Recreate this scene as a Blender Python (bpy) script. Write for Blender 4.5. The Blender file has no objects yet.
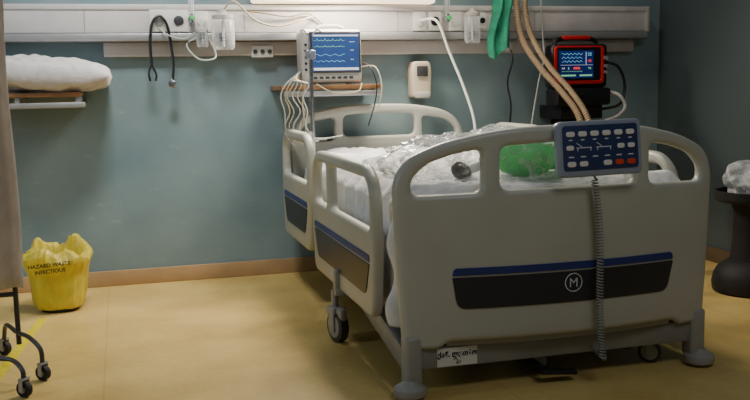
import bpy, bmesh, math, random
from mathutils import Vector, Matrix, noise
random.seed(7)
SC=bpy.context.scene; COL=SC.collection
pi=math.pi
# ------------------------------------------------------------------ materials
def lin(c):
    return tuple(((v/255)/12.92 if v/255<=.04045 else ((v/255+.055)/1.055)**2.4) for v in c)
def mat(name,c,rough=.5,metal=0,var=.06,scale=12,emit=0,trans=0,alpha=1,bump=0,c2=None,spec=.5,coat=0,transl=0):
    m=bpy.data.materials.new(name);m.use_nodes=True;nt=m.node_tree;b=nt.nodes["Principled BSDF"]
    L=lin(c)
    if c2 is None: c2=tuple(max(0,v*(1-var*2)) for v in c)
    L2=lin(c2)
    tc=nt.nodes.new("ShaderNodeTexCoord");no=nt.nodes.new("ShaderNodeTexNoise")
    no.inputs["Scale"].default_value=scale;no.inputs["Detail"].default_value=4
    nt.links.new(tc.outputs["Object"],no.inputs["Vector"])
    r=nt.nodes.new("ShaderNodeValToRGB");r.color_ramp.elements[0].position=.35;r.color_ramp.elements[1].position=.65
    r.color_ramp.elements[0].color=(*L2,1);r.color_ramp.elements[1].color=(*L,1)
    nt.links.new(no.outputs["Fac"],r.inputs["Fac"]);nt.links.new(r.outputs["Color"],b.inputs["Base Color"])
    b.inputs["Roughness"].default_value=rough;b.inputs["Metallic"].default_value=metal
    b.inputs["Specular IOR Level"].default_value=spec
    b.inputs["Coat Weight"].default_value=coat
    if emit:
        nt.links.new(r.outputs["Color"],b.inputs["Emission Color"]);b.inputs["Emission Strength"].default_value=emit
    if trans: b.inputs["Transmission Weight"].default_value=trans
    b.inputs["Alpha"].default_value=alpha
    if transl:
        o=nt.nodes["Material Output"];t=nt.nodes.new("ShaderNodeBsdfTranslucent");mx=nt.nodes.new("ShaderNodeMixShader");mx.inputs[0].default_value=transl
        nt.links.new(r.outputs["Color"],t.inputs["Color"]);nt.links.new(b.outputs[0],mx.inputs[1]);nt.links.new(t.outputs[0],mx.inputs[2]);nt.links.new(mx.outputs[0],o.inputs[0])
    if bump:
        n2=nt.nodes.new("ShaderNodeTexNoise");n2.inputs["Scale"].default_value=scale*3
        nt.links.new(tc.outputs["Object"],n2.inputs["Vector"])
        bp=nt.nodes.new("ShaderNodeBump");bp.inputs["Strength"].default_value=bump;bp.inputs["Distance"].default_value=.01
        nt.links.new(n2.outputs["Fac"],bp.inputs["Height"]);nt.links.new(bp.outputs["Normal"],b.inputs["Normal"])
    return m
M={}
M['wall']=mat("wall_teal_paint",(131,151,154),.34,var=.05,scale=2.2,bump=.05,c2=(109,131,137))
nt=M['wall'].node_tree;b=nt.nodes["Principled BSDF"];src=b.inputs["Base Color"].links[0].from_socket
tc=nt.nodes.new("ShaderNodeTexCoord");mpn=nt.nodes.new("ShaderNodeMapping");mpn.inputs["Scale"].default_value=(1,1,3)
sn=nt.nodes.new("ShaderNodeTexNoise");sn.inputs["Scale"].default_value=6;sn.inputs["Detail"].default_value=8;sn.inputs["Roughness"].default_value=.7
sr=nt.nodes.new("ShaderNodeValToRGB");sr.color_ramp.elements[0].position=.60;sr.color_ramp.elements[1].position=.72;sr.color_ramp.elements[0].color=(0,0,0,1);sr.color_ramp.elements[1].color=(.5,.5,.5,1)
mxn=nt.nodes.new("ShaderNodeMixRGB");mxn.inputs[2].default_value=(*lin((160,168,160)),1)
nt.links.new(tc.outputs["Object"],mpn.inputs[0]);nt.links.new(mpn.outputs[0],sn.inputs["Vector"]);nt.links.new(sn.outputs["Fac"],sr.inputs[0]);nt.links.new(sr.outputs[0],mxn.inputs[0]);nt.links.new(src,mxn.inputs[1]);nt.links.new(mxn.outputs[0],b.inputs["Base Color"])
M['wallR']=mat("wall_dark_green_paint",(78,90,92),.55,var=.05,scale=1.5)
M['trunk']=mat("cream_plastic",(210,204,200),.4,var=.02)
M['trunk2']=mat("cream_plastic_dark",(182,176,170),.45,var=.02)  # darker cream plastic for the channel, end cap and small fittings
M['disp']=mat("beige_dispenser_plastic",(196,184,160),.4,var=.02)
M['alu']=mat("brushed_aluminium",(170,170,170),.4,.5,.03)
M['steel']=mat("chrome_steel",(200,200,202),.25,1,.02)
M['beige']=mat("bed_beige_plastic",(181,181,169),.38,var=.015,scale=5)
M['beige2']=mat("bed_beige_plastic_dark",(158,156,148),.45,var=.02)
M['frame']=mat("grey_enamel_frame",(144,143,138),.42,.1,.03)
M['panelcase']=mat("slate_grey_case",(142,150,164),.4,0,.02)
M['dark']=mat("dark_charcoal",(38,40,50),.4,var=.03)
M['black']=mat("black_plastic",(18,18,21),.35,var=.05)
M['rubber']=mat("black_rubber",(24,24,26),.7,var=.1)
M['dgrey']=mat("dark_grey_enamel",(62,62,64),.45,.2,.05)
M['blue']=mat("decal_blue",(34,52,118),.4,var=.03)
M['white']=mat("white_plastic",(222,220,214),.4,var=.02)
M['moncase']=mat("grey_beige_case",(186,182,176),.4,var=.02)
M['fabric']=mat("white_cotton",(232,232,234),.9,var=.02,scale=30,bump=.3)
M['mattress']=mat("mattress_sheet",(196,198,202),.85,var=.03,scale=30,bump=.2)
M['pillow']=mat("pillow_cotton",(214,209,206),.9,var=.03,scale=25,bump=.25)
M['curtain']=mat("curtain_fabric",(222,216,210),.9,var=.03,scale=20,bump=.1,transl=.4)
M['wood']=mat("orange_wood",(160,114,70),.5,var=.12,scale=9)
M['basebd']=mat("baseboard_tan_wood",(186,152,110),.5,var=.06,scale=5)
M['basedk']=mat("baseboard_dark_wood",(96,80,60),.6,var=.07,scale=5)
M['yellow']=mat("yellow_bag_plastic",(244,226,84),.35,var=.05,scale=8,bump=.5,transl=.35)
M['tape']=mat("yellow_floor_tape",(235,215,30),.5,var=.04)
M['green']=mat("green_silicone",(96,222,128),.4,var=.04,transl=.2)
M['cloth']=mat("mint_green_cloth",(48,160,124),.85,var=.08,scale=18,bump=.2)
M['tan']=mat("tan_corrugated_plastic",(158,134,104),.55,var=.05)
M['tube']=mat("clear_tubing",(205,210,205),.25,var=.03,alpha=.75)
M['cream']=mat("cream_cable",(188,178,150),.45,var=.04)
M['red']=mat("red_plastic",(205,24,26),.4,var=.03)
M['redkey']=mat("red_orange_key",(225,70,34),.4,var=.03)
M['screen']=mat("blue_lit_screen",(58,88,148),.25,var=.12,scale=4,emit=.5)
M['screen2']=mat("dark_blue_lit_screen",(22,44,112),.25,var=.15,scale=8,emit=.45)
M['cy']=mat("glow_cyan",(130,205,235),.4,emit=.7,var=0)
M['gr']=mat("glow_green",(140,215,170),.4,emit=.5,var=0)
M['wt']=mat("glow_white",(225,232,240),.4,emit=.5,var=0)
M['rd']=mat("glow_red",(240,60,50),.4,emit=.9,var=0)
M['ink']=mat("black_ink",(20,20,24),.6,var=0)
M['inkfade']=mat("faded_dark_print",(50,44,28),.6,var=0)
M['inkw']=mat("pale_print",(196,200,208),.5,var=0)
M['panel']=mat("control_panel_slate_blue",(50,62,98),.3,var=.03)
M['lamp']=mat("warm_lit_diffuser",(255,234,200),.5,var=0,emit=2.2)
M['paper']=mat("paper_label",(228,226,220),.7,var=.02)
def film(name,base,edge,nz,sc=16,c=(238,242,242),bump=.6):
    m=bpy.data.materials.new(name);m.use_nodes=True;nt=m.node_tree;nt.nodes.clear()
    o=nt.nodes.new("ShaderNodeOutputMaterial");mx=nt.nodes.new("ShaderNodeMixShader");t=nt.nodes.new("ShaderNodeBsdfTransparent")
    g=nt.nodes.new("ShaderNodeBsdfPrincipled");g.inputs["Base Color"].default_value=(*lin(c),1);g.inputs["Roughness"].default_value=.15
    n=nt.nodes.new("ShaderNodeTexNoise");n.inputs["Scale"].default_value=sc;n.inputs["Distortion"].default_value=1.6
    tc=nt.nodes.new("ShaderNodeTexCoord");nt.links.new(tc.outputs["Object"],n.inputs["Vector"])
    bp=nt.nodes.new("ShaderNodeBump");bp.inputs["Strength"].default_value=bump;bp.inputs["Distance"].default_value=.01
    nt.links.new(n.outputs["Fac"],bp.inputs["Height"]);nt.links.new(bp.outputs[0],g.inputs["Normal"])
    lw=nt.nodes.new("ShaderNodeLayerWeight");lw.inputs[0].default_value=.35;nt.links.new(bp.outputs[0],lw.inputs["Normal"])
    a=nt.nodes.new("ShaderNodeMath");a.operation='MULTIPLY_ADD';a.inputs[1].default_value=edge;a.inputs[2].default_value=base
    nt.links.new(lw.outputs["Facing"],a.inputs[0])
    r=nt.nodes.new("ShaderNodeMapRange");r.inputs["From Min"].default_value=.5;r.inputs["From Max"].default_value=.66;r.inputs["To Max"].default_value=nz
    nt.links.new(n.outputs["Fac"],r.inputs["Value"])
    s=nt.nodes.new("ShaderNodeMath");s.operation='ADD';s.use_clamp=True;nt.links.new(a.outputs[0],s.inputs[0]);nt.links.new(r.outputs[0],s.inputs[1])
    nt.links.new(s.outputs[0],mx.inputs[0])
    nt.links.new(t.outputs[0],mx.inputs[1]);nt.links.new(g.outputs[0],mx.inputs[2]);nt.links.new(mx.outputs[0],o.inputs[0])
    return m
M['film']=film("clear_plastic_film",.10,.40,.45,sc=20,bump=1)
M['film2']=film("milky_plastic_film",.2,.4,.4,sc=12)
M['clear']=film("clear_rigid_plastic",.16,.55,.1,sc=5,bump=.1)
# floor
m=bpy.data.materials.new("ochre_vinyl_floor");m.use_nodes=True;nt=m.node_tree;b=nt.nodes["Principled BSDF"]
tc=nt.nodes.new("ShaderNodeTexCoord")
n1=nt.nodes.new("ShaderNodeTexNoise");n1.inputs["Scale"].default_value=3;n1.inputs["Detail"].default_value=6
n2=nt.nodes.new("ShaderNodeTexNoise");n2.inputs["Scale"].default_value=40;n2.inputs["Detail"].default_value=3
mixn=nt.nodes.new("ShaderNodeMath");mixn.operation='MULTIPLY_ADD';mixn.inputs[1].default_value=.35
nt.links.new(tc.outputs["Object"],n1.inputs[0]);nt.links.new(tc.outputs["Object"],n2.inputs[0])
nt.links.new(n2.outputs["Fac"],mixn.inputs[0]);nt.links.new(n1.outputs["Fac"],mixn.inputs[2])
rp=nt.nodes.new("ShaderNodeValToRGB");rp.color_ramp.elements[0].position=.5;rp.color_ramp.elements[1].position=.88
rp.color_ramp.elements[0].color=(*lin((204,172,98)),1);rp.color_ramp.elements[1].color=(*lin((228,198,122)),1)
br=nt.nodes.new("ShaderNodeTexBrick");br.inputs["Scale"].default_value=1;br.inputs["Brick Width"].default_value=2.4;br.inputs["Row Height"].default_value=1.25
br.inputs["Mortar Size"].default_value=.003;br.inputs["Color1"].default_value=(1,1,1,1);br.inputs["Color2"].default_value=(.97,.97,.97,1);br.inputs["Mortar"].default_value=(.85,.84,.82,1)
mp=nt.nodes.new("ShaderNodeMapping");mp.inputs["Rotation"].default_value=(0,0,pi/2);mp.inputs["Location"].default_value=(.3,.1,0)
nt.links.new(tc.outputs["Object"],mp.inputs[0]);nt.links.new(mp.outputs[0],br.inputs[0])
mm=nt.nodes.new("ShaderNodeMixRGB");mm.blend_type='MULTIPLY';mm.inputs[0].default_value=1
nt.links.new(mixn.outputs[0],rp.inputs[0]);nt.links.new(rp.outputs[0],mm.inputs[1]);nt.links.new(br.outputs[0],mm.inputs[2])
nt.links.new(mm.outputs[0],b.inputs["Base Color"]);b.inputs["Roughness"].default_value=.38
M['floor']=m
# ------------------------------------------------------------------ geometry helpers
def cat(pts,n=8):
    pts=[Vector(p) for p in pts]
    if len(pts)<3: return [pts[0].lerp(pts[-1],i/n) for i in range(n+1)]
    P=[pts[0]*2-pts[1]]+pts+[pts[-1]*2-pts[-2]];o=[]
    for i in range(1,len(P)-2):
        for k in range(n):
            t=k/n;a,b_,c,d=P[i-1],P[i],P[i+1],P[i+2]
            o.append(.5*((2*b_)+(c-a)*t+(2*a-5*b_+4*c-d)*t*t+(3*b_-a-3*c+d)*t**3))
    o.append(pts[-1]);return o
class B:
    def __init__(s): s.bm=bmesh.new()
    def add(s,t,Mx=None):
        if Mx is not None: bmesh.ops.transform(t,matrix=Mx,verts=t.verts)
        me=bpy.data.meshes.new("t");t.to_mesh(me);t.free();s.bm.from_mesh(me);bpy.data.meshes.remove(me);return s
    def addm(s,me,fn=None,Mx=None):
        if fn:
            for v in me.vertices: v.co=fn(v.co)
        if Mx is not None: me.transform(Mx)
        s.bm.from_mesh(me);bpy.data.meshes.remove(me);return s
    def box(s,x0,x1,y0,y1,z0,z1,bev=0,rot=None,seg=2):
        t=bmesh.new();bmesh.ops.create_cube(t,size=1)
        c=Vector(((x0+x1)/2,(y0+y1)/2,(z0+z1)/2))
        bmesh.ops.transform(t,matrix=Matrix.Diagonal((abs(x1-x0),abs(y1-y0),abs(z1-z0),1)),verts=t.verts)
        if bev: bmesh.ops.bevel(t,geom=t.edges[:],offset=bev,segments=seg,affect='EDGES',profile=.5)
        Mx=Matrix.Translation(c)
        if rot: Mx=Mx@(Matrix.Rotation(rot[2],4,'Z')@Matrix.Rotation(rot[1],4,'Y')@Matrix.Rotation(rot[0],4,'X'))
        return s.add(t,Mx)
    def cyl(s,p0,p1,r,r2=None,seg=20,bev=0):
        p0=Vector(p0);p1=Vector(p1);d=p1-p0;t=bmesh.new()
        bmesh.ops.create_cone(t,cap_ends=True,segments=seg,radius1=r,radius2=r if r2 is None else r2,depth=d.length)
        if bev:
            es=[e for e in t.edges if len(e.link_faces)==2 and any(len(f.verts)>4 for f in e.link_faces)]
            bmesh.ops.bevel(t,geom=es,offset=bev,segments=2,affect='EDGES',profile=.5)
        return s.add(t,Matrix.Translation((p0+p1)/2)@d.to_track_quat('Z','Y').to_matrix().to_4x4())
    def bar(s,p0,p1,w,h,bev=.005):
        p0=Vector(p0);p1=Vector(p1);d=p1-p0;t=bmesh.new();bmesh.ops.create_cube(t,size=1)
        bmesh.ops.transform(t,matrix=Matrix.Diagonal((w,h,d.length,1)),verts=t.verts)
        bmesh.ops.bevel(t,geom=t.edges[:],offset=bev,segments=2,affect='EDGES',profile=.5)
        return s.add(t,Matrix.Translation((p0+p1)/2)@d.to_track_quat('Z','X').to_matrix().to_4x4()@Matrix.Rotation(pi/2,4,'Z'))
    def tube(s,pts,r,seg=8,n=8,raw=False,rf=None):
        P=[Vector(p) for p in pts] if raw else cat(pts,n)
        t=bmesh.new();rings=[];up=None
        for i,p in enumerate(P):
            d=(P[min(i+1,len(P)-1)]-P[max(i-1,0)]).normalized()
            if up is None: up=d.orthogonal().normalized()
            up=(up-d*up.dot(d)).normalized();w=d.cross(up)
            rr=rf(i) if rf else r
            rings.append([t.verts.new(p+(up*math.cos(a)+w*math.sin(a))*rr) for a in [2*pi*k/seg for k in range(seg)]])
        for a,b_ in zip(rings,rings[1:]):
            for k in range(seg): t.faces.new((a[k],a[(k+1)%seg],b_[(k+1)%seg],b_[k]))
        t.faces.new(rings[0][::-1]);t.faces.new(rings[-1])
        return s.add(t)
    def lathe(s,c,prof,seg=28,Mx=None,rad=None):
        t=bmesh.new();rings=[]
        for r,z in prof:
            ring=[]
            for k in range(seg):
                a=2*pi*k/seg;q=r*(rad(a,z) if rad else 1);ring.append(t.verts.new((q*math.cos(a),q*math.sin(a),z)))
            rings.append(ring)
        for a,b_ in zip(rings,rings[1:]):
            for k in range(seg): t.faces.new((a[k],a[(k+1)%seg],b_[(k+1)%seg],b_[k]))
        t.faces.new(rings[0][::-1]);t.faces.new(rings[-1])
        return s.add(t,Matrix.Translation(c)@(Mx or Matrix.Identity(4)))
    def ball(s,c,r,seg=20,Mx=None):
        t=bmesh.new();bmesh.ops.create_uvsphere(t,u_segments=seg,v_segments=seg//2+2,radius=1)
        if not hasattr(r,'__len__'): r=(r,r,r)
        return s.add(t,Matrix.Translation(c)@(Mx or Matrix.Identity(4))@Matrix.Diagonal((*r,1)))
    def torus(s,c,R,r,Mx=None,seg=32):
        pts=[(Matrix.Translation(c)@(Mx or Matrix.Identity(4)))@Vector((R*math.cos(2*pi*k/seg),R*math.sin(2*pi*k/seg),0)) for k in range(seg+1)]
        return s.tube(pts,r,seg=8,raw=True)
    def grid(s,nu,nv,fn):
        t=bmesh.new();V=[[t.verts.new(fn(i/nu,j/nv)) for j in range(nv+1)] for i in range(nu+1)]
        for i in range(nu):
            for j in range(nv): t.faces.new((V[i][j],V[i+1][j],V[i+1][j+1],V[i][j+1]))
        return s.add(t)
    def fn(s,f):
        for v in s.bm.verts: v.co=f(v.co)
        return s
def tomesh(cu):
    ob=bpy.data.objects.new("t",cu);COL.objects.link(ob)
    dg=bpy.context.evaluated_depsgraph_get();dg.update()
    me=bpy.data.meshes.new_from_object(ob.evaluated_get(dg));bpy.data.objects.remove(ob);bpy.data.curves.remove(cu);return me
def rpoly(pts,r,n=5):
    o=[];N=len(pts)
    for i in range(N):
        p=Vector(pts[i][:2]);a=Vector(pts[i-1][:2]);c=Vector(pts[(i+1)%N][:2]);rr=pts[i][2] if len(pts[i])>2 else r
        da=(a-p);dc=(c-p);q=min(rr,da.length*.49,dc.length*.49)
        if q<=1e-5: o.append(p);continue
        A=p+da.normalized()*q;C=p+dc.normalized()*q
        for k in range(n+1):
            t=k/n;o.append(A*(1-t)**2+p*2*t*(1-t)+C*t*t)
    return o
def plate(polys,th,bev,slices=None):
    cu=bpy.data.curves.new("p","CURVE");cu.dimensions='2D';cu.fill_mode='BOTH';cu.extrude=max(th/2-bev,.0001);cu.bevel_depth=bev;cu.bevel_resolution=2;cu.offset=-bev
    for P in polys:
        sp=cu.splines.new('POLY');sp.points.add(len(P)-1);sp.use_cyclic_u=True
        for q,p in zip(sp.points,P): q.co=(p[0],p[1],0,1)
    me=tomesh(cu)
    bm=bmesh.new();bm.from_mesh(me);bmesh.ops.remove_doubles(bm,verts=bm.verts,dist=1e-5)
    if slices:
        for x in slices:
            bmesh.ops.bisect_plane(bm,geom=bm.verts[:]+bm.edges[:]+bm.faces[:],plane_co=(x,0,0),plane_no=(1,0,0))
    bm.to_mesh(me);bm.free();return me
def text(body,size,ext=.0006,align='CENTER',shear=0,off=0):
    cu=bpy.data.curves.new("t","FONT");cu.body=body;cu.size=size;cu.extrude=ext;cu.align_x=align;cu.align_y='CENTER';cu.resolution_u=3;cu.shear=shear;cu.offset=off
    return tomesh(cu)
XZ=lambda x,y,z: (lambda v: Vector((x+v.x,y-v.z,z+v.y)))
WL={}
def fin(name,b,mt,parent=None,label=None,cat_=None,origin=None,ang=.6,kind=None,group=None,fix=True):
    me=bpy.data.meshes.new(name)
    if fix: bmesh.ops.recalc_face_normals(b.bm,faces=b.bm.faces)
    xs=[v.co for v in b.bm.verts]
    lo=Vector([min(v[i] for v in xs) for i in range(3)]);hi=Vector([max(v[i] for v in xs) for i in range(3)])
    c=Vector(origin) if origin else Vector(((lo.x+hi.x)/2,(lo.y+hi.y)/2,lo.z))
    for v in b.bm.verts: v.co-=c
    b.bm.to_mesh(me);b.bm.free();me.shade_smooth();me.set_sharp_from_angle(angle=ang)
    me.materials.append(M[mt] if isinstance(mt,str) else mt)
    o=bpy.data.objects.new(name,me);COL.objects.link(o);WL[o.name]=c
    if parent: o.parent=parent;o.location=c-WL[parent.name]
    else: o.location=c
    if label: o["label"]=label
    if cat_: o["category"]=cat_
    if kind: o["kind"]=kind
    if group: o["group"]=group
    return o
def root(name,loc,label,cat_,group=None):
    o=bpy.data.objects.new(name,None);o.empty_display_size=.05;COL.objects.link(o);o.location=loc;WL[o.name]=Vector(loc)
    o["label"]=label;o["category"]=cat_
    if group:o["group"]=group
    return o
# ------------------------------------------------------------------ room
WY=4.66; XR=3.04
fin("floor",B().box(-3,XR,-1.5,WY,-.05,0),'floor',kind="structure",origin=(0,0,0))
fin("wall_back",B().box(-3,XR+.1,WY,WY+.1,0,2.7),'wall',kind="structure")
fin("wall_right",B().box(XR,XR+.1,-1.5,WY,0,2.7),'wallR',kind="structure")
fin("baseboard_back",B().box(-3,XR,WY-.018,WY,0,.078,.004),'basebd',kind="structure")
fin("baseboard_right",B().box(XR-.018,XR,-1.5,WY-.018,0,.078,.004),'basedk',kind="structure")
fin("floor_tape",B().box(-.455,-.417,2.9,4.08,0,.0012,rot=(0,0,-.11)),'tape',label="yellow adhesive marking strip stuck on the floor",cat_="tape")
# ------------------------------------------------------------------ bedhead trunking
TF=4.56
tr=root("service_trunking",(1.2,WY,1.12),"long cream stepped bedhead service trunking mounted along the wall","wall trunking")
fin("housing",B().box(-1.2,2.90,TF,WY,1.252,1.385,.008),'trunk',tr)
fin("top_ledge",B().box(-1.2,2.90,TF-.008,WY,1.362,1.388,.004),'trunk',tr)
fin("accessory_rail",B().box(-1.2,2.89,TF-.02,WY,1.212,1.25,.006),'alu',tr,label="aluminium accessory rail")
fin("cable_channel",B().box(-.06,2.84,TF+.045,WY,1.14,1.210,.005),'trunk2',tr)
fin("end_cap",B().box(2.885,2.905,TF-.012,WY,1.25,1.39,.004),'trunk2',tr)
for x in (-.14,.62,1.42,2.2): fin("joint_strip",B().box(x-.002,x+.002,TF-.001,TF+.02,1.256,1.36),'alu',tr)
lp=root("overbed_lamp",(1.14,WY,1.39),"lit warm overbed wall lamp just above the trunking","lamp")
fin("diffuser",B().box(.66,1.62,4.53,4.61,1.398,1.48,.012),'lamp',lp)
fin("lamp_housing",B().box(.665,1.615,4.61,WY,1.40,1.52,.01),'white',lp)
def plate_sock(name,x0,x1,z0,z1,label,cols,grp,y=TF,face='white',k=.34):
    r=root(name,((x0+x1)/2,y,z0),label,"outlet",grp)
    fin("faceplate",B().box(x0,x1,y-.014,y+.0005,z0,z1,.004),face,r)
    n=len(cols)
    for i,c in enumerate(cols):
        cx=x0+(x1-x0)*(i+.5)/n;cz=(z0+z1)/2
        rr=min((x1-x0)/n,z1-z0)*k
        fin("socket",B().cyl((cx,y-.012,cz),(cx,y-.022,cz),rr,bev=.001),c,r)
    return r
g="gas outlets on the trunking"
plate_sock("gas_outlet",.160,.345,1.256,1.362,"white rectangular double outlet box on the cream trunking",['alu','dgrey'],g,k=.26)
plate_sock("gas_outlet",.375,.44,1.262,1.355,"white medical gas outlet on the cream trunking",['white'],g)
for x,c in ((1.50,'white'),(1.585,'black'),(1.70,'white'),(1.95,'blue')):
    plate_sock("gas_outlet",x,x+.07,1.258,1.355,"white medical gas outlet on the cream trunking",[c],g)
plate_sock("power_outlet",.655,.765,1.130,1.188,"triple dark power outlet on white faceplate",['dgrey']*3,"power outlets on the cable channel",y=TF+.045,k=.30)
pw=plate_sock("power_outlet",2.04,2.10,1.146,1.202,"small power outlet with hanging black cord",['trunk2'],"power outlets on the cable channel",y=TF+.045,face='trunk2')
plate_sock("power_outlet",1.865,1.91,1.27,1.35,"small dark power outlet on the cream trunking",['black'],"power outlets on the cable channel")
def flow(x,z0,lab):
    r=root("oxygen_flowmeter",(x,TF-.04,z0),lab,"flowmeter","flowmeters on the trunking")
    fin("valve_body",B().cyl((x,TF-.0,z0+.05),(x,TF-.06,z0+.05),.014).cyl((x,TF-.04,z0+.03),(x,TF-.04,z0+.07),.012),'steel',r)
    fin("flow_tube",B().cyl((x,TF-.04,z0+.07),(x,TF-.04,z0+.16),.014),'clear',r)
    fin("scale",B().cyl((x,TF-.04,z0+.072),(x,TF-.04,z0+.155),.004),'inkw',r)
    fin("knob",B().cyl((x,TF-.06,z0+.05),(x,TF-.078,z0+.05),.012,bev=.002),'green',r)
flow(.36,1.27,"small oxygen flowmeter with green knob on the trunking")
flow(1.68,1.27,"small oxygen flowmeter with clear tube on the trunking")
def bottle(x,z0,z1,r_,lab):
    r=root("suction_bottle",(x,TF-.07,z0),lab,"suction bottle","suction bottles hanging on the rail")
    y=TF-.022-r_
    fin("jar",B().lathe((x,y,0),[(r_*.8,z0),(r_*.95,z0+.01),(r_,z0+.03),(r_,z1-.03),(r_*.85,z1-.018)]),'clear',r)
    fin("lid",B().lathe((x,y,0),[(r_*.96,z1-.02),(r_*.98,z1-.005),(r_*.5,z1+.004),(r_*.3,z1+.02),(.004,z1+.022)]),'moncase',r)
    fin("inner_tube",B().cyl((x,y,z0+.015),(x,y,z1-.015),r_*.12),'inkw',r)
    fin("graduation",B().box(x-r_*.35,x+r_*.1,y-r_*1.02,y-r_*.98,z0+.04,z0+.042).box(x-r_*.35,x,y-r_*1.02,y-r_*.98,z0+.055,z0+.057),'ink',r)
    fin("rail_clamp",B().box(x-.015,x+.015,TF-.05,TF-.018,1.215,1.25,.003),'dark',r)
bottle(.505,1.165,1.335,.055,"clear suction jar with pale lid hanging on the rail")
bottle(.405,1.18,1.27,.03,"small clear humidifier jar hanging on the rail")
bottle(1.81,1.19,1.35,.042,"clear oval humidifier jar hanging on the rail")
def hose(name,pts,r,mt,label,cat_="tube",seg=8,group=None,parent=None):
    return fin(name,B().tube(pts,r,seg),mt,parent,label,cat_,group=group)
G="oxygen tubing around the trunking"
hose("oxygen_tube",[(.505,4.49,1.35),(.56,4.46,1.395),(.66,4.48,1.31),(.78,4.52,1.28),(.9,4.53,1.31),(.97,4.55,1.33)],.005,'cream',"cream tube looping from suction jar along the trunking",group=G)
hose("oxygen_tube",[(.385,4.535,1.23),(.33,4.52,1.19),(.38,4.44,1.12),(.46,4.44,1.13),(.44,4.535,1.225)],.004,'tube',"clear tube looping below the small jar",group=G)
hose("oxygen_tube",[(.2,4.545,1.28),(.24,4.51,1.24),(.32,4.51,1.22),(.37,4.49,1.25)],.004,'tube',"clear tube drooping between gas outlets",group=G)
hose("oxygen_tube",[(.64,4.548,1.355),(.72,4.54,1.345),(.84,4.548,1.33),(.94,4.548,1.345),(1.02,4.553,1.29)],.004,'tan',"tan tube draped along the trunking",group=G)
hose("oxygen_tube",[(1.535,4.54,1.31),(1.60,4.46,1.30),(1.66,4.44,1.14),(1.71,4.38,.97),(1.74,4.31,.80),(1.74,4.29,.67)],.007,'white',"thick white hose curving down from the gas outlet to the bed",group=G)
hose("oxygen_tube",[(2.2,4.50,1.50),(2.235,4.535,1.25),(2.235,4.52,1.1),(2.19,4.5,.95),(2.14,4.5,.60),(2.14,4.5,.004)],.005,'tube',"thin clear infusion tube hanging down behind the bed",group=G)
hose("cord",[(2.07,4.59,1.16),(2.07,4.56,1.10),(2.04,4.56,.98),(2.06,4.56,.85),(2.05,4.57,.7)],.005,'black',None,cat_=None,parent=pw)
# corrugated hoses, close bundle
b=B();P=cat([(2.06,4.47,1.58),(2.065,4.50,1.38),(2.085,4.46,1.2),(2.14,4.36,1.05),(2.21,4.25,.92),(2.25,4.15,.80),(2.26,4.08,.62),(2.26,4.05,.45)],30)
b.tube(P,.018,10,raw=True,rf=lambda i:.0150 if i%2 else .0178)
fin("ventilator_hose",b,'tan',None,"tan corrugated breathing hose curving down beside green cloth","hose",group="ventilator hoses")
b=B();P=cat([(2.098,4.44,1.58),(2.10,4.47,1.38),(2.118,4.425,1.22),(2.170,4.325,1.06),(2.235,4.21,.93),(2.275,4.11,.80),(2.29,4.04,.62),(2.29,4.01,.45)],30)
b.tube(P,.015,10,raw=True,rf=lambda i:.0135 if i%2 else .0160)
fin("ventilator_hose",b,'tan',None,"tan corrugated breathing hose curving down beside green cloth","hose",group="ventilator hoses")
def gc(u,v):
    w=.050+.014*v;x=1.975+(u-.5)*2*w;z=1.50-.365*v-.03*v*math.sin(u*5+.6)
    return Vector((x+.012*math.sin(v*6),4.500+.016*math.sin(u*11+v*3)+.010*math.sin(v*9+u*4),z))
fin("green_drape",B().grid(40,40,gc),'cloth',None,"folded mint green surgical cloth hanging in front of trunking","cloth",ang=1.5,fix=False)
SY=4.531
b=B();st=root("stethoscope",(.21,SY,.9),"black stethoscope hanging from the trunking","stethoscope")
fin("tubing",b.tube([(.160,SY,1.10),(.158,SY,1.2),(.170,SY-.01,1.29),(.205,SY-.01,1.33),(.240,SY-.01,1.29),(.255,SY,1.2),(.262,SY,1.1),(.255,SY,1.02)],.007).tube([(.160,SY,1.10),(.145,SY,1.06),(.15,SY,1.02)],.005).tube([(.160,SY,1.10),(.18,SY,1.05),(.175,SY,1.02)],.005),'black',st)
fin("chest_piece",B().cyl((.254,SY-.01,1.005),(.254,SY+.01,1.005),.02,bev=.003).cyl((.254,SY,1.04),(.254,SY,1.01),.006),'steel',st)
# ------------------------------------------------------------------ shelf + pillow
sh=root("wall_shelf",(-.3,WY,.9),"small wooden wall shelf with metal rails holding a pillow","shelf")
fin("shelf_board",B().box(-.80,-.165,4.32,WY,.955,.975,.003),'wood',sh)
fin("support_rail",B().box(-.80,-.15,4.31,4.33,.905,.93,.004).box(-.18,-.155,4.33,WY,.905,.93,.003).box(-.45,-.43,4.33,WY,.93,.955).box(-.19,-.17,4.33,WY,.93,.955),'alu',sh)
def pil(b,cx,cy,cz,lx,ly,lz,seed=0,Mx=None,cr=0):
    t=bmesh.new();n=44
    def f(u,v,sg):
        x=2*u-1;y=2*v-1
        e=max(0,(1-abs(x)**2.6))*max(0,(1-abs(y)**2.6));h=e**.42
        px=x*(1-.05*(y*y));py=y*(1-.05*(x*x))
        nz=noise.noise(Vector((x*2.2+seed,y*2.2,sg)))*.20+noise.noise(Vector((x*6+seed,y*6,sg)))*.09-cr*abs(noise.noise(Vector((x*4+y*2,y*3-x,7+sg))))
        return Vector((px*lx/2,py*ly/2,sg*lz/2*h*(1+nz)))
    for sg in(1,-1):
        V=[[t.verts.new(f(i/n,j/n,sg)) for j in range(n+1)] for i in range(n+1)]
        for i in range(n):
            for j in range(n): t.faces.new((V[i][j],V[i+1][j],V[i+1][j+1],V[i][j+1]))
    bmesh.ops.remove_doubles(t,verts=t.verts,dist=1e-4)
    b.add(t,Matrix.Translation((cx,cy,cz))@(Mx or Matrix.Identity(4)));return b
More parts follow.
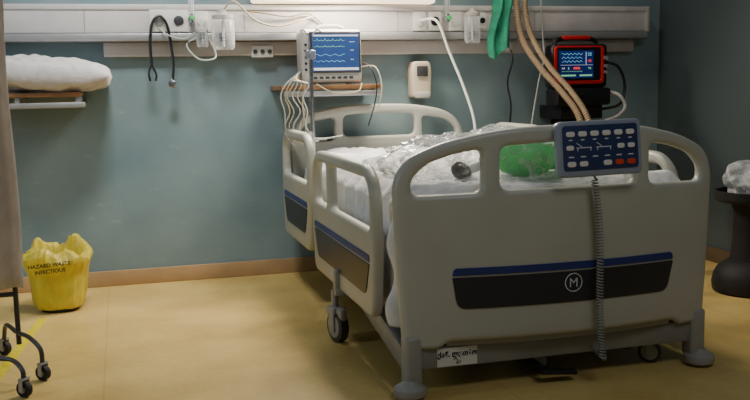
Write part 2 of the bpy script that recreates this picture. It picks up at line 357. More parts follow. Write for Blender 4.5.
fin("pillow",pil(B(),-.31,4.45,1.056,.57,.36,.172,Mx=Matrix.Rotation(.05,4,'Y'),cr=.25),'pillow',None,"creased white pillow lying on the wooden wall shelf","pillow",ang=2)
# ------------------------------------------------------------------ monitor shelf + monitor
sh=root("wall_shelf",(1.04,WY,.93),"wooden wall shelf carrying the patient monitor","shelf")
fin("shelf_board",B().box(.755,1.26,4.34,WY,.962,.985,.003),'wood',sh)
fin("support_rail",B().box(.765,1.255,4.33,4.345,.93,.955,.003).box(.80,.82,4.345,WY,.93,.962).box(1.22,1.24,4.345,WY,.93,.962),'alu',sh)
mo=root("patient_monitor",(1.03,4.42,.985),"grey-beige patient monitor with lit blue screen on wooden shelf","patient monitor")
S_=lambda v: Vector((v.x-.035,v.y,v.z))
def mf(name,b,mt,par,**k): b.fn(S_);return fin(name,b,mt,par,**k)
mf("case",B().box(.900,1.205,4.36,4.50,.992,1.255,.022,seg=3).box(.95,1.17,4.50,4.56,1.01,1.2,.02).cyl((.97,4.40,.985),(.97,4.40,.995),.012).cyl((1.14,4.40,.985),(1.14,4.40,.995),.012),'moncase',mo)
mf("screen_bezel",B().box(.938,1.196,4.352,4.362,1.042,1.243,.004),'dgrey',mo)
s=mf("screen",B().box(.950,1.186,4.348,4.354,1.052,1.232),'screen',mo)
b=B()
for k,(z,a) in enumerate(((1.20,.008),(1.17,.005))):
    pts=[(.958+.155*i/60,4.346,z+a*(max(0,1-abs((i%15)-7)/2.0)-.2*math.sin(i*.8))) for i in range(61)]
    b.tube(pts,.0009,4,raw=True)
mf("green_waveform",b,'gr',s)
b=B();pts=[(.958+.155*i/60,4.346,1.13+.004*math.sin(i*.35)) for i in range(61)];b.tube(pts,.0009,4,raw=True)
pts=[(.958+.155*i/60,4.346,1.10+.003*math.sin(i*.6)) for i in range(61)];b.tube(pts,.0009,4,raw=True)
mf("cyan_waveform",b,'cy',s)
b=B()
for z,tx in ((1.195,"---"),(1.155,"--"),(1.11,"--")): b.addm(text(tx,.028),XZ(1.15,4.346,z))
b.box(.956,1.182,4.345,4.348,1.220,1.227);b.box(.956,1.182,4.345,4.348,1.056,1.068)
mf("numeric_readout",b,'wt',s)
mf("control_strip",B().box(.945,1.185,4.354,4.362,1.008,1.032,.003),'trunk2',mo)
for i in range(7): mf("front_key",B().box(.955+i*.03,.975+i*.03,4.350,4.356,1.014,1.026,.002),'dgrey',mo)
for z in (1.06,1.09,1.12,1.15,1.18): mf("side_button",B().cyl((.920,4.36,z),(.920,4.353,z),.007,seg=12),'dark',mo)
mf("carry_handle",B().tube([(.99,4.44,1.24),(1.0,4.44,1.268),(1.06,4.44,1.275),(1.12,4.44,1.268),(1.13,4.44,1.24)],.009),'moncase',mo)
G="monitor lead cables"
for i in range(7):
    x=.765+i*.017;j=random.uniform;yy=4.324-.009*i
    hose("lead_cable",[(.866,4.40,1.05-i*.008),(.845-.006*i,yy+.02,1.045-.006*i),(x+.01,yy,.99),(x-.012+j(-.01,.01),yy,.93),(x+.012+j(-.015,.015),yy,.86),(x-.008+j(-.01,.02),yy,.79),(x+.02+j(-.01,.03),yy,.73),(x+.05+.02*i,yy,.69+.008*i)],.0030,'cream' if i%3 else 'tube',"thin monitor lead cable hanging in a tangle over shelf edge",cat_="cable",group=G)
for i,(x,z) in enumerate(((1.20,.78),(1.225,.84))):
    hose("lead_cable",[(1.168,4.42,1.10-i*.03),(x+.01,4.36,1.07),(x+.03,4.318,.98),(x+.01,4.3,.88),(x-.02,4.31,z)],.003,'cream' if i else 'black',"thin monitor lead cable hanging beside the shelf",cat_="cable",group=G)
hose("lead_cable",[(.93,4.345,.991),(1.0,4.322,.95),(1.08,4.318,.945),(1.14,4.322,.955),(1.16,4.345,.991)],.004,'cream',"cream cable looped under the monitor shelf",cat_="cable",group=G)
# infusion pole by bed head
PX,PY=.834,4.0
ip=root("infusion_pole",(PX,PY,.36),"steel infusion pole with clamp standing at bed head corner","infusion pole")
fin("pole",B().cyl((PX,PY,.34),(PX,PY,1.215),.0095),'steel',ip)
fin("mounting_bracket",B().box(PX-.012,PX+.06,PY-.015,PY+.015,.345,.37,.003),'frame',ip)
fin("hook",B().tube([(PX,PY,1.2),(PX-.025,PY,1.228),(PX-.045,PY,1.222)],.004).tube([(PX,PY,1.2),(PX+.03,PY,1.228),(PX+.055,PY,1.222)],.004),'steel',ip)
fin("clamp",B().box(PX-.02,PX+.02,PY-.022,PY+.022,1.10,1.14,.006).cyl((PX,PY-.02,1.12),(PX,PY-.045,1.12),.012),'panelcase',ip)
# dispenser
ds=root("soap_dispenser",(1.545,WY,.88),"beige wall soap dispenser with dark window and rounded cover","soap dispenser")
me=plate([rpoly([(-.050,-.095,.02),(.050,-.095,.02),(.056,.06,.02),(.045,.1,.02),(-.045,.1,.02),(-.056,.06,.02)],.02)],.10,.012)
fin("cover",B().addm(me,XZ(1.55,4.61,1.0)),'disp',ds)
fin("inspection_window",B().box(1.520,1.580,4.550,4.565,1.02,1.075,.004),'dgrey',ds)
fin("push_bar",B().box(1.51,1.59,4.54,4.565,.905,.94,.008),'trunk2',ds)
# ------------------------------------------------------------------ ventilator
vm=root("ventilator_monitor",(2.4,4.45,.78),"black transport ventilator with red surround and lit blue screen","ventilator")
VS=lambda v: Vector((2.370+(v.x-2.467)*1.2,v.y,1.062+(v.z-1.065)*1.08))
def vf(name,b,mt,par,**k): b.fn(VS);return fin(name,b,mt,par,**k)
vf("case",B().box(2.330,2.605,4.36,4.46,.955,1.17,.02,seg=3),'black',vm)
vf("carry_handle",B().tube([(2.36,4.42,1.15),(2.375,4.42,1.19),(2.43,4.42,1.2),(2.51,4.42,1.2),(2.56,4.42,1.19),(2.58,4.42,1.15)],.011),'black',vm)
vf("handle_grip",B().box(2.40,2.54,4.405,4.435,1.192,1.212,.006),'red',vm)
me=plate([rpoly([(-.122,-.094),(.122,-.094),(.122,.092),(-.122,.092)],.02),rpoly([(-.108,-.078),(.108,-.078),(.108,.084),(-.108,.084)],.012)],.008,.002)
vf("red_trim",B().addm(me,XZ(2.460,4.357,1.068)),'red',vm)
s=vf("screen",B().box(2.362,2.528,4.351,4.36,1.003,1.136),'screen2',vm)
b=B()
for z in (1.120,1.102,1.084): b.tube([(2.372+.10*i/40,4.349,z+.004*math.sin(i*.8+z*90)) for i in range(41)],.0008,4,raw=True)
b.addm(text("22",.020),XZ(2.508,4.349,1.118));vf("cyan_readout",b,'cy',s)
b=B().addm(text("14",.015),XZ(2.378,4.349,1.050)).addm(text("5",.015),XZ(2.405,4.349,1.050)).box(2.367,2.523,4.348,4.351,1.066,1.0672).box(2.490,2.491,4.348,4.351,1.068,1.13)
vf("white_readout",b,'wt',s)
vf("red_readout",B().addm(text("40",.018),XZ(2.508,4.349,1.086)),'rd',s)
vf("alarm_bar",B().box(2.43,2.46,4.348,4.351,1.046,1.056),'rd',s)
vf("green_readout",B().addm(text("98",.015),XZ(2.508,4.349,1.050)).box(2.37,2.44,4.348,4.351,1.012,1.020).box(2.46,2.52,4.348,4.351,1.012,1.020).tube([(2.372+.10*i/40,4.349,1.033+.004*abs(math.sin(i*.5))) for i in range(41)],.0008,4,raw=True),'gr',s)
for z,r_ in ((1.10,.010),(1.06,.008),(1.03,.008)): vf("control_knob",B().cyl((2.588,4.36,z),(2.588,4.343,z),r_),'alu',vm)
vf("connector_block",B().box(2.345,2.61,4.33,4.48,.868,.955,.015).cyl((2.41,4.33,.915),(2.41,4.30,.915),.018).cyl((2.47,4.33,.915),(2.47,4.30,.915),.018),'black',vm)
vf("wall_bracket",B().box(2.39,2.60,4.40,WY,.80,.868,.006).box(2.45,2.54,4.55,WY,.62,.82,.004),'black',vm)
hose("ventilator_cable",[(2.538,4.4,1.08),(2.61,4.38,1.05),(2.65,4.38,.95),(2.62,4.38,.85),(2.53,4.45,.82)],.008,'black',"black cable looped beside the ventilator",cat_="cable",group="ventilator cables")
hose("ventilator_cable",[(2.54,4.37,.92),(2.575,4.31,.90),(2.60,4.29,.84),(2.55,4.28,.79),(2.46,4.27,.76),(2.38,4.20,.70)],.009,'trunk2',"pale tube looped below the ventilator",cat_="cable",group="ventilator cables")
# ------------------------------------------------------------------ BED
CX=1.352
bed=root("hospital_bed",(CX,3.5,0),"beige hospital bed with moulded end boards and side rails on casters","hospital bed")
YF=2.555
def bend(th_off):
    return lambda v: Vector((CX+v.x,YF+.07*(v.x/.555)**2-v.z+th_off,v.y))
half=[(0,.848,.1),(.24,.840,.1),(.42,.80,.08),(.525,.752,.06),(.563,.68,.05),(.56,.60,.05),(.550,.35,.05),(.537,.155,.035),(.43,.155,.02),(.40,.178,.02)]
out=[(x,z,r) for x,z,r in half]+[(-x,z,r) for x,z,r in half[::-1][:-1]]
hs=[rpoly([(-.235,.650),(.235,.650),(.235,.785),(0,.797,.2),(-.235,.785)],.03)]
for sg in(1,-1):
    hs.append(rpoly([(sg*.29,.645),(sg*.508,.64),(sg*.51,.69),(sg*.46,.738),(sg*.38,.765),(sg*.29,.78)],.028))
me=plate([rpoly(out,.05)]+hs,.045,.016,[i*.04 for i in range(-14,15)])
fb=fin("footboard",B().addm(me,bend(0)),'beige',bed,label="beige moulded footboard with three hand openings",ang=.9)
def fdec(poly,th,off,sl=True): return plate([poly],th,.0003,[i*.04 for i in range(-12,13)])
b=B().addm(fdec(rpoly([(-.375,.283,.03),(.365,.283,.03),(.39,.383,.004),(-.39,.383,.004)],.02),.004,0),bend(-.024))
dp=fin("decal_panel",b,'dark',fb,label="charcoal decal band")
fin("blue_stripe",B().addm(fdec(rpoly([(-.39,.389,.004),(.39,.389,.004),(.385,.412,.012),(-.385,.412,.012)],.01),.004,0),bend(-.024)),'blue',fb)
fin("logo",B().torus((CX+.005,YF-.028,.346),.029,.0018,Mx=Matrix.Rotation(pi/2,4,'X')).addm(text("M",.042),XZ(CX+.005,YF-.028,.344)),'inkw',fb,label="round pale logo ring with letter M")
me=plate([rpoly([(-.40,.158),(.40,.158),(.41,.19),(-.41,.19)],.01)],.02,.005,[i*.04 for i in range(-10,11)])
fin("lower_lip",B().addm(me,bend(.012)),'beige2',fb)
# headboard
YH=4.50;HX=1.285
half=[(0,.885,.1),(.2,.878,.1),(.36,.845,.1),(.43,.80,.06),(.47,.72,.05),(.47,.45,.05),(.46,.24,.05)]
out=[(x,z,r) for x,z,r in half]+[(-x,z,r) for x,z,r in half[::-1][:-1]]
hs=[rpoly([(-.19,.72),(.19,.72),(.19,.83),(0,.84,.2),(-.19,.83)],.03)]
for sg in(1,-1): hs.append(rpoly([(sg*.235,.70),(sg*.42,.70),(sg*.42,.755),(sg*.36,.80),(sg*.235,.82)],.028))
me=plate([rpoly(out,.05)]+hs,.045,.015)
fin("headboard",B().addm(me,XZ(HX,YH,0)),'beige',bed,label="beige moulded headboard with hand openings")
# side rails
def rail(x,sgn,y0,y1,z0,z1,big):
    L=y1-y0;H=z1-z0
    o=rpoly([(0.03,0,.05),(L-.03,0,.05),(L,H*.45,.05),(L-.01,H-.07,.06),(L-.10,H,.08),(.10,H,.08),(.01,H-.07,.06),(0,H*.45,.05)],.05)
    zt=H-.045;zb=H*.58
    if big: hs=[rpoly([(.055,zb),(L*.66,zb),(L*.66,zt),(.10,zt,.05),(.055,zt-.04)],.03),rpoly([(L*.66+.05,zb),(L-.055,zb),(L-.055,zt-.04),(L-.10,zt,.05),(L*.66+.05,zt)],.03)]
    else: hs=[rpoly([(.055,zb),(L-.055,zb),(L-.055,zt-.04),(L-.10,zt,.05),(.10,zt,.05),(.055,zt-.04)],.03)]
    mp=lambda off: (lambda v: Vector((x+v.z+off,y0+v.x,z0+v.y)))
    r=fin("side_rail",B().addm(plate([o]+hs,.04,.014),mp(0)),'beige',bed,label="beige moulded side rail with hand openings")
    d=rpoly([(.10,H*.14),(L-.12,H*.14),(L-.06,H*.36,.005),(.05,H*.36,.005)],.03)
    fin("decal_panel",B().addm(plate([d],.004,.0003),mp(sgn*.0215)),'dark',r)
    d=rpoly([(.05,H*.375,.004),(L-.06,H*.375,.004),(L-.065,H*.42,.01),(.055,H*.42,.01)],.01)
    fin("blue_stripe",B().addm(plate([d],.004,.0003),mp(sgn*.0215)),'blue',r)
rail(.795,-1,2.80,3.78,.20,.715,True)
rail(.795,-1,3.83,4.50,.25,.775,False)
rail(1.915,1,2.80,3.78,.20,.715,True)
rail(1.915,1,3.83,4.50,.25,.775,False)
# frame
fin("mattress_platform",B().box(.88,1.83,2.66,4.46,.40,.435,.008),'frame',bed)
b=B()
for x in(.875,1.80): b.box(x,x+.035,2.62,4.46,.34,.40,.006)
for y in(2.70,3.4,4.3): b.box(.875,1.835,y,y+.05,.345,.395,.004)
fin("upper_frame",b,'frame',bed)
for x in(.80,1.90):
    for y in(3.15,3.42,4.05,4.25): fin("rail_bracket",B().box(min(x,x+.09*(1 if x<1 else -1)),max(x,x+.09*(1 if x<1 else -1)),y,y+.035,.30,.335,.005),'frame',bed)
b=B()
for x in(.845,1.86):
    b.bar((x,3.34,.225),(x,2.63,.105),.045,.07).bar((x,3.32,.215),(x+(.12 if x<1 else -.06),4.25,.18),.035,.05)
b.box(.845,1.86,3.28,3.33,.17,.215,.006).box(.96,1.80,4.2,4.26,.155,.20,.006)
fin("base_frame",b,'frame',bed)
fin("foot_crossbar",B().box(.86,1.85,2.600,2.655,.085,.160,.010),'frame',bed)
b=B()
b.bar((1.08,2.65,.09),(1.32,3.05,.07),.035,.05).bar((1.64,2.65,.09),(1.38,3.05,.07),.035,.05).cyl((1.0,3.1,.12),(1.70,3.1,.12),.022)
b.box(1.15,1.55,2.92,3.6,.05,.12,.01)
for x in(1.12,1.58): b.bar((x,3.1,.12),(x,3.9,.36),.035,.045)
fin("lift_mechanism",b,'dgrey',bed)
for x,q in((.842,-.012),(1.865,.012)):
    b=B().box(x-.028,x+.028,2.585,2.650,.03,.20,.014,seg=3)
    b.lathe((x+q,2.600,0),[(.040,.008),(.050,.013),(.053,.022),(.051,.036),(.040,.044),(.028,.050),(.02,.06)],seg=28)
    fin("corner_bumper",b,'beige2',bed)
lb=fin("name_sticker",B().box(.92,1.055,2.5965,2.599,.092,.152),'paper',bed,label="white paper sticker with handwritten black script")
b=B().addm(text("\u10e5\u10d0\u10dc. \u10da\u10e3\u10d7\u10d1\u10dd",.0215,shear=.1,off=.0009),XZ(.987,2.596,.130))
b.tube([(.975,2.596,.112),(.982,2.596,.116),(.99,2.596,.108),(.984,2.596,.102),(.992,2.596,.100),(1.0,2.596,.108)],.0014,5)
fin("handwriting",b,'ink',lb)
def caster(x,y,yaw,r=.062,top=.20):
    R=Matrix.Translation((x,y,0))@Matrix.Rotation(yaw,4,'Z');q=r/.062
    b=B().box(-.016*q,.016*q,-.055*q,.03*q,r+.02*q,r+.075*q,.012*q).cyl((0,.02*q,r+.07*q),(0,.02*q,top),.014*q).box(-.03*q,-.022*q,-.02*q,.02*q,r-.02*q,r+.05*q,.003*q).box(.022*q,.03*q,-.02*q,.02*q,r-.02*q,r+.05*q,.003*q).box(-.03*q,.03*q,-.02*q,.045*q,r+.045*q,r+.075*q,.008*q)
    b.fn(lambda v:R@v);c=fin("caster",b,'beige2',bed,label="grey twin-fork braked caster")
    b=B().cyl((-.018*q,0,r),(.018*q,0,r),r,seg=32,bev=.006*q);b.fn(lambda v:R@v);w=fin("tyre",b,'dgrey',c)
    b=B().cyl((-.021*q,0,r),(.021*q,0,r),r*.72,seg=28,bev=.003*q);b.fn(lambda v:R@v);fin("wheel_hub",b,'beige2',c)
caster(.765,3.30,.25);caster(1.90,3.30,-.2);caster(1.02,4.22,.1);caster(1.76,4.22,.2)
caster(1.735,2.68,.9,.040,.12);caster(1.33,2.72,1.1,.040,.12)
fin("caster_arm",B().box(.755,.88,3.285,3.325,.18,.21,.008).box(.755,.785,3.29,3.325,.19,.28,.008),'beige2',bed)
fin("caster_arm",B().box(1.83,1.92,3.285,3.325,.18,.21,.008),'beige2',bed)
fin("brake_pedal",B().box(1.27,1.40,2.57,2.61,.03,.045,.006,rot=(0,.1,0)).bar((1.29,2.60,.045),(1.22,2.92,.10),.02,.02,.004),'rubber',bed)
# mattress + duvet
mt_=fin("mattress",B().box(.885,1.825,2.67,4.46,.436,.615,.04,seg=4),'mattress',None,"pale grey covered thick mattress lying on the bed platform","mattress")
def duv(u,v):
    hang=.39;top=.97;tot=top+2*hang;s=u*tot;xl=.872;xr=1.838;zt=.648
    rad=.06
    if s<hang:
        z=zt-rad-(hang-s)*.97;x=xl-.01;nrm=Vector((-1,0,0))
    elif s>hang+top:
        z=zt-rad-(s-hang-top)*.97;x=xr+.01;nrm=Vector((1,0,0))
    else:
        q=(s-hang)/top;x=xl+(xr-xl)*q;e=min(q,1-q)*top
        z=zt-rad*max(0,1-e/rad)**2;nrm=Vector((0,0,1))
    y0=YF+.07*((x-CX)/.555)**2+.034
    y=y0*(1-v)+4.34*v
    n=noise.noise(Vector((s*3.2,y*2.2,1)))*.016+noise.noise(Vector((s*9,y*7,2)))*.013+abs(noise.noise(Vector((s*5+y*3,y*2,5))))*.026+abs(noise.noise(Vector((s*16-y*5,y*9,8))))*.012
    n+=.008*(abs(math.sin(s*26))*abs(math.sin(y*26)))**.5
    if nrm.z<.5: n=abs(n)*.5+.010*math.sin(y*38+s*4)*(1 if y<3.0 else .5);n=max(-.004,min(n,.018))
    else: n=max(n,-.008)
    p=Vector((x,y,z))+nrm*n
    if nrm.z>.5 and v<.035: p.z-=.06*(1-v/.035)**2
    if y<2.79:
        k=math.sin(pi*min(1,max(0,(y-2.655)/.135)))*(.055+.012*math.sin(z*30))
        w=1 if nrm.z<.5 else max(0,1-min(s-hang,hang+top-s)/.12)
        p.x+=(-k if x<1.3 else k)*w
    return p
b=B().grid(200,220,duv);bmesh.ops.solidify(b.bm,geom=b.bm.faces[:],thickness=.008)
fin("duvet",b,'fabric',None,"wrinkled white quilted cover spread over mattress and hanging down","bedding",ang=2)
# resuscitator kit in a clear bag
rs=root("bag_valve_mask",(1.33,2.79,.67),"green manual resuscitator bag with dark round mask lying on quilt","resuscitator")
b=B().lathe((1.305,2.78,.732),[(.012,-.12),(.02,-.11),(.050,-.08),(.070,-.03),(.072,.03),(.056,.075),(.03,.10),(.015,.115)],Mx=Matrix.Rotation(pi/2,4,'Y')@Matrix.Rotation(.2,4,'X'))
fin("squeeze_bag",b,'green',rs)
b=B().cyl((1.20,2.78,.725),(1.10,2.77,.695),.016).cyl((1.15,2.775,.695),(1.15,2.775,.735),.012)
fin("valve",b,'tube',rs)
MR=Matrix.Rotation(.9,4,'X')@Matrix.Rotation(.3,4,'Y')
b=B().torus((1.075,2.775,.690),.030,.009,Mx=MR).lathe((1.075,2.775,.690),[(.028,0),(.022,.014),(.010,.026)],Mx=MR)
fin("face_mask",b,'dgrey',rs)
fin("reservoir",pil(B(),1.46,2.84,.722,.20,.13,.09,seed=4),'green',rs)
PC=Vector((1.25,2.81,.722))
b=B().ball(PC,(.45,.18,.105),seg=120)
def crump(v):
    d=v-PC;n=noise.noise(v*6)*.20+abs(noise.noise(v*12))*.24+abs(noise.noise(v*26))*.14-.10
    q=PC+d*(1+n);q.z=max(q.z,.668);q.y=max(q.y,2.655);return q
b.fn(crump)
fin("plastic_bag",b,'film',None,"large crinkled clear plastic bag wrapped around the green resuscitator","plastic bag",ang=.4)
# ------------------------------------------------------------------ control panel
cp=root("bed_control_panel",(1.42,2.50,.68),"slate grey nurse control panel hooked over the footboard with coiled cable","control panel")
RT=Matrix.Translation((1.4225,2.500,.772))@Matrix.Rotation(-.10,4,'X')@Matrix.Rotation(-.015,4,'Y')
def CPm(v): return RT@Vector((v.x,-v.z,v.y))
me=plate([rpoly([(-.143,-.086),(.143,-.086),(.143,.086),(-.143,.086)],.018)],.032,.006)
b=B().addm(me,CPm)
for x in(-.08,.08):
    b.add(B().box(x-.02,x+.02,0,.085,.074,.082,.003).bm,RT).add(B().box(x-.02,x+.02,.082,.088,.04,.08,.002).bm,RT)
fin("case",b,'panelcase',cp)
me=plate([rpoly([(-.129,-.066),(.129,-.066),(.129,.072),(-.129,.072)],.012)],.003,.0006)
kp=fin("keypad",B().addm(me,lambda v:CPm(v+Vector((0,0,.0172)))),'panel',cp)
def key(x,z,w,h,mt):
    fin("button",B().addm(plate([rpoly([(-w,-h),(w,-h),(w,h),(-w,h)],min(w,h)*1.2)],.004,.001),lambda v:CPm(v+Vector((x,z,.020)))),mt,kp)
for i in range(6):
    x=-.103+i*.041
    key(x,.046,.0145,.0082,'white')
    if i!=2: key(x,-.046,.0145,.0082,'white' if i<4 else 'redkey')
for x in(-.106,.068,.104): key(x,.004,.0125,.0075,'white')
def pb(x0,x1,z0,z1,rotc=None):
    b=B()
    if rotc: b.add(B().box(x0,x1,-.0195,-.0182,z0,z1).bm,RT@Matrix.Translation((rotc[0],0,rotc[1]))@Matrix.Rotation(rotc[2],4,'Y'))
    else: b.add(B().box(x0,x1,-.0195,-.0182,z0,z1).bm,RT)
    return b
def bedicon(cx,cz,k):
    b=pb(cx-.026*k,cx+.026*k,cz,cz+.003)
    for q in (pb(cx-.024*k,cx-.021*k,cz-.008,cz),pb(cx+.021*k,cx+.024*k,cz-.008,cz),pb(-.011*k,.011*k,-.0012,.0012,(cx-.016*k,cz+.010*k,.6))):
        me=bpy.data.meshes.new("t");q.bm.to_mesh(me);q.bm.free();b.bm.from_mesh(me);bpy.data.meshes.remove(me)
    fin("bed_diagram",b,'inkw',kp)
bedicon(-.058,.002,1);bedicon(.010,.002,1)
for i in range(6): fin("pictogram",pb(-.109+i*.041,-.097+i*.041,.026,.030),'inkw',kp)
for i in range(6): fin("pictogram",pb(-.112+i*.041,-.094+i*.041,-.026,-.022),'inkw',kp)
P=[];N=60*9
for i in range(N+1):
    t=i/N;z=.672-.575*t;a=2*pi*60*t
    P.append((1.412+.040*t**.8+.006*math.sin(t*6)+.0095*math.cos(a),2.502+.0095*math.sin(a),z))
fin("coiled_cable",B().tube([(1.41,2.502,.69),(1.414,2.502,.68),(1.4215,2.502,.672)],.004).tube(P,.0028,6,raw=True).tube([(1.460,2.502,.097),(1.460,2.515,.088),(1.46,2.56,.095),(1.46,2.602,.11)],.004),'frame',cp)
# ------------------------------------------------------------------ privacy screen
ps=root("privacy_screen",(-.42,3.2,0),"white fabric privacy screen on a tubular frame with small casters","privacy screen")
def cu(u,v):
    x=-.352-.75*u+.006*math.sin(v*9);z=.31+1.4*v
    return Vector((x,3.255+.022*math.sin(u*42)+.012*math.sin(u*17+v*2),z))
b=B().grid(120,30,cu);bmesh.ops.solidify(b.bm,geom=b.bm.faces[:],thickness=.002)
fin("curtain",b,'curtain',ps,ang=2)
XP=-.385
fin("frame_tube",B().tube([(XP,3.31,.10),(XP,3.31,.3),(XP,3.31,1.0),(XP,3.31,1.72)],.009).tube([(XP,3.31,.28),(-.7,3.31,.28),(-1.12,3.31,.28)],.009).tube([(XP,3.31,1.72),(-.7,3.31,1.72),(-1.12,3.31,1.72)],.009).tube([(-1.12,3.31,.05),(-1.12,3.31,1.72)],.010),'dgrey',ps)
fin("leg",B().tube([(-.30,3.18,.055),(-.305,3.185,.11),(-.345,3.24,.14),(-.39,3.32,.14),(-.445,3.48,.13),(-.465,3.55,.055)],.008),'dgrey',ps)
fin("leg",B().tube([(-.345,3.02,.055),(-.35,3.03,.09),(-.385,3.08,.11),(-.45,3.12,.11),(-.53,3.2,.10),(-.55,3.24,.055)],.008),'dgrey',ps)
fin("leg",B().tube([(-1.12,3.1,.055),(-1.12,3.2,.13),(-1.12,3.4,.13),(-1.12,3.5,.055)],.009),'dgrey',ps)
for x,y in((-.30,3.18),(-.465,3.55),(-.345,3.02),(-.55,3.24),(-1.12,3.1),(-1.12,3.5)):
    R=Matrix.Translation((x,y,0))@Matrix.Rotation(.9,4,'Z')
    b=B().cyl((-.011,0,.027),(.011,0,.027),.027,bev=.004);b.fn(lambda v:R@v);w=fin("caster",b,'rubber',ps)
    b=B().cyl((-.013,0,.027),(.013,0,.027),.012).box(-.018,-.014,-.008,.008,.02,.06,.001).box(.014,.018,-.008,.008,.02,.06,.001).box(-.018,.018,-.01,.01,.056,.064,.002);b.fn(lambda v:R@v);fin("fork",b,'alu',w)
# ------------------------------------------------------------------ yellow waste bin
yb=root("waste_bin",(-.305,4.24,0),"small black bin lined with yellow printed waste bag","waste bin")
fin("bin_body",B().lathe((-.305,4.24,0),[(.082,0),(.088,.004),(.092,.03),(.100,.20),(.096,.20),(.085,.04)]),'black',yb)
def rr(a,z):
    base=1/(abs(math.cos(a))**2.8+abs(math.sin(a))**2.8)**(1/2.8)
    c,s_=math.cos(a),math.sin(a);k=max(0,min(1,(z-.15)/.1))
    return base*(1+.08*noise.noise(Vector((c*1.8,s_*1.8,z*6)))-.08*abs(noise.noise(Vector((c*3.2,s_*3.2,z*6+3))))+(.05+.10*k)*abs(noise.noise(Vector((c*6,s_*6,z*12+9))))+.03*noise.noise(Vector((c*12,s_*12,z*18))))
prof=[(.098,.018),(.104,.024),(.114,.06),(.120,.10),(.125,.14),(.130,.18),(.138,.21),(.146,.235),(.147,.250),(.136,.268),(.120,.282),(.108,.278),(.100,.255),(.095,.2),(.01,.19)]
p2=[]
for a_,b_ in zip(prof,prof[1:]):
    for k in range(4): p2.append((a_[0]+(b_[0]-a_[0])*k/4,a_[1]+(b_[1]-a_[1])*k/4))
p2.append(prof[-1])
b=B().lathe((-.305,4.24,0),p2,seg=150,rad=rr)
b.fn(lambda v: Vector((v.x,v.y,v.z+(0 if v.z<.20 else (v.z-.20)*.9*noise.noise(Vector((v.x*13,v.y*13,1)))))))
bg=fin("bag_liner",b,'yellow',yb,ang=.8,label="thin crinkled translucent yellow plastic bag folded over the bin")
b=B().addm(text("HAZARD WASTE",.023,off=.0006),XZ(0,0,.016)).addm(text("INFECTIOUS",.023,off=.0006),XZ(0,0,-.012))
yw=Matrix.Translation((-.330,4.086,.215))@Matrix.Rotation(-.06,4,'Y')
b.fn(lambda v:(yw@v))
fin("printed_text",b,'inkfade',bg)
# ------------------------------------------------------------------ black stand with plastic bag
SX=2.765
sd=root("pedestal_stand",(SX,3.46,0),"bulky black stand with flat tray and wide base near wall","stand")
fin("base",B().lathe((SX,3.46,0),[(.150,0),(.168,.008),(.172,.04),(.165,.08),(.150,.11),(.12,.135),(.10,.145)],seg=48),'rubber',sd)
fin("column",B().lathe((SX+.02,3.48,0),[(.095,.135),(.085,.22),(.085,.36),(.11,.425)],seg=32,rad=lambda a,z:1+.07*math.sin(a*3+z*6)),'rubber',sd)
fin("top_tray",B().lathe((SX,3.46,0),[(.13,.415),(.158,.420),(.168,.432),(.170,.468),(.162,.470),(.158,.440),(.01,.436)],seg=48),'rubber',sd)
SCn=Vector((SX-.02,3.44,.51))
b=B().ball(SCn,(.125,.11,.095),seg=56)
b.fn(lambda v:SCn+(v-SCn)*(1+noise.noise(v*14)*.3+noise.noise(v*30)*.12));b.fn(lambda v:Vector((v.x,v.y,max(v.z,.4405))))
fin("plastic_bag",b,'film2',None,"crumpled translucent plastic bag lying on the black stand","plastic bag",ang=.5)
yq=3.280
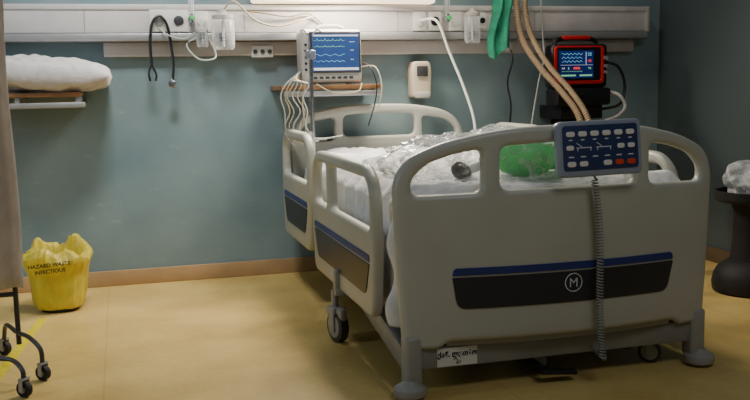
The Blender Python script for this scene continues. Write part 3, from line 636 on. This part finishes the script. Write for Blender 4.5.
b=B().tube([(SX-.07,3.32,.475),(SX-.09,yq+.01,.465),(SX-.09,yq,.32),(SX-.12,yq,.22)],.0045).tube([(SX-.04,3.31,.475),(SX-.05,yq,.455),(SX-.09,yq,.32),(SX-.06,yq,.20)],.0045).tube([(SX-.12,yq,.22),(SX-.145,yq,.19),(SX-.11,yq,.165),(SX-.06,yq,.20)],.0045)
fin("white_tubing",b,'white',sd,None,None)
# ------------------------------------------------------------------ lights
def area(n,loc,tgt,sx,sy,e,c,sp=None):
    l=bpy.data.lights.new(n,'AREA');l.shape='RECTANGLE';l.size=sx;l.size_y=sy;l.energy=e;l.color=c
    if sp: l.spread=sp
    o=bpy.data.objects.new(n,l);o.location=loc;o.rotation_euler=(Vector(tgt)-Vector(loc)).to_track_quat('-Z','Y').to_euler();COL.objects.link(o);return o
area("overbed_light",(1.14,4.40,1.54),(1.00,3.75,.7),.5,.08,36,(1,.88,.72))
area("ceiling_light",(1.60,3.9,2.62),(.3,3.5,0),.5,.4,28,(1,.91,.76))
area("left_wall_fill",(.15,3.3,2.62),(.05,4.66,.7),.4,.3,10,(.95,.96,.95),1.5)  # added fill to brighten the left floor and wall, not an actual fixture
area("rear_fill",(1.3,.6,2.6),(1.3,3.2,.5),1.2,.6,12,(.92,.95,1))  # added weak cool fill from behind the camera, lifts the footboard
area("left_cool_fill",(-2.6,2.6,1.7),(-.2,4.5,.8),.8,1.2,20,(.66,.83,1))  # added cool fill from the left to lighten the wall; no window there
w=bpy.data.worlds.new("w");SC.world=w;w.use_nodes=True;w.node_tree.nodes["Background"].inputs[0].default_value=(.56,.64,.69,1);w.node_tree.nodes["Background"].inputs[1].default_value=.11
# ------------------------------------------------------------------ camera
psi=math.atan(.28);th=math.atan(115/900);r=math.radians(1.15)
fw=Vector((math.sin(psi)*math.cos(th),math.cos(psi)*math.cos(th),-math.sin(th)))
ri=Vector((math.cos(psi),-math.sin(psi),0));up=ri.cross(fw)
up2=up*math.cos(r)+ri*math.sin(r);ri2=ri*math.cos(r)-up*math.sin(r)
cd=bpy.data.cameras.new("camera");cd.lens=43.2;cd.sensor_width=36;cd.clip_start=.05
co=bpy.data.objects.new("camera",cd);COL.objects.link(co)
mw=Matrix((ri2,up2,-fw)).transposed().to_4x4();mw.translation=Vector((0,0,.98));co.matrix_world=mw
SC.camera=co
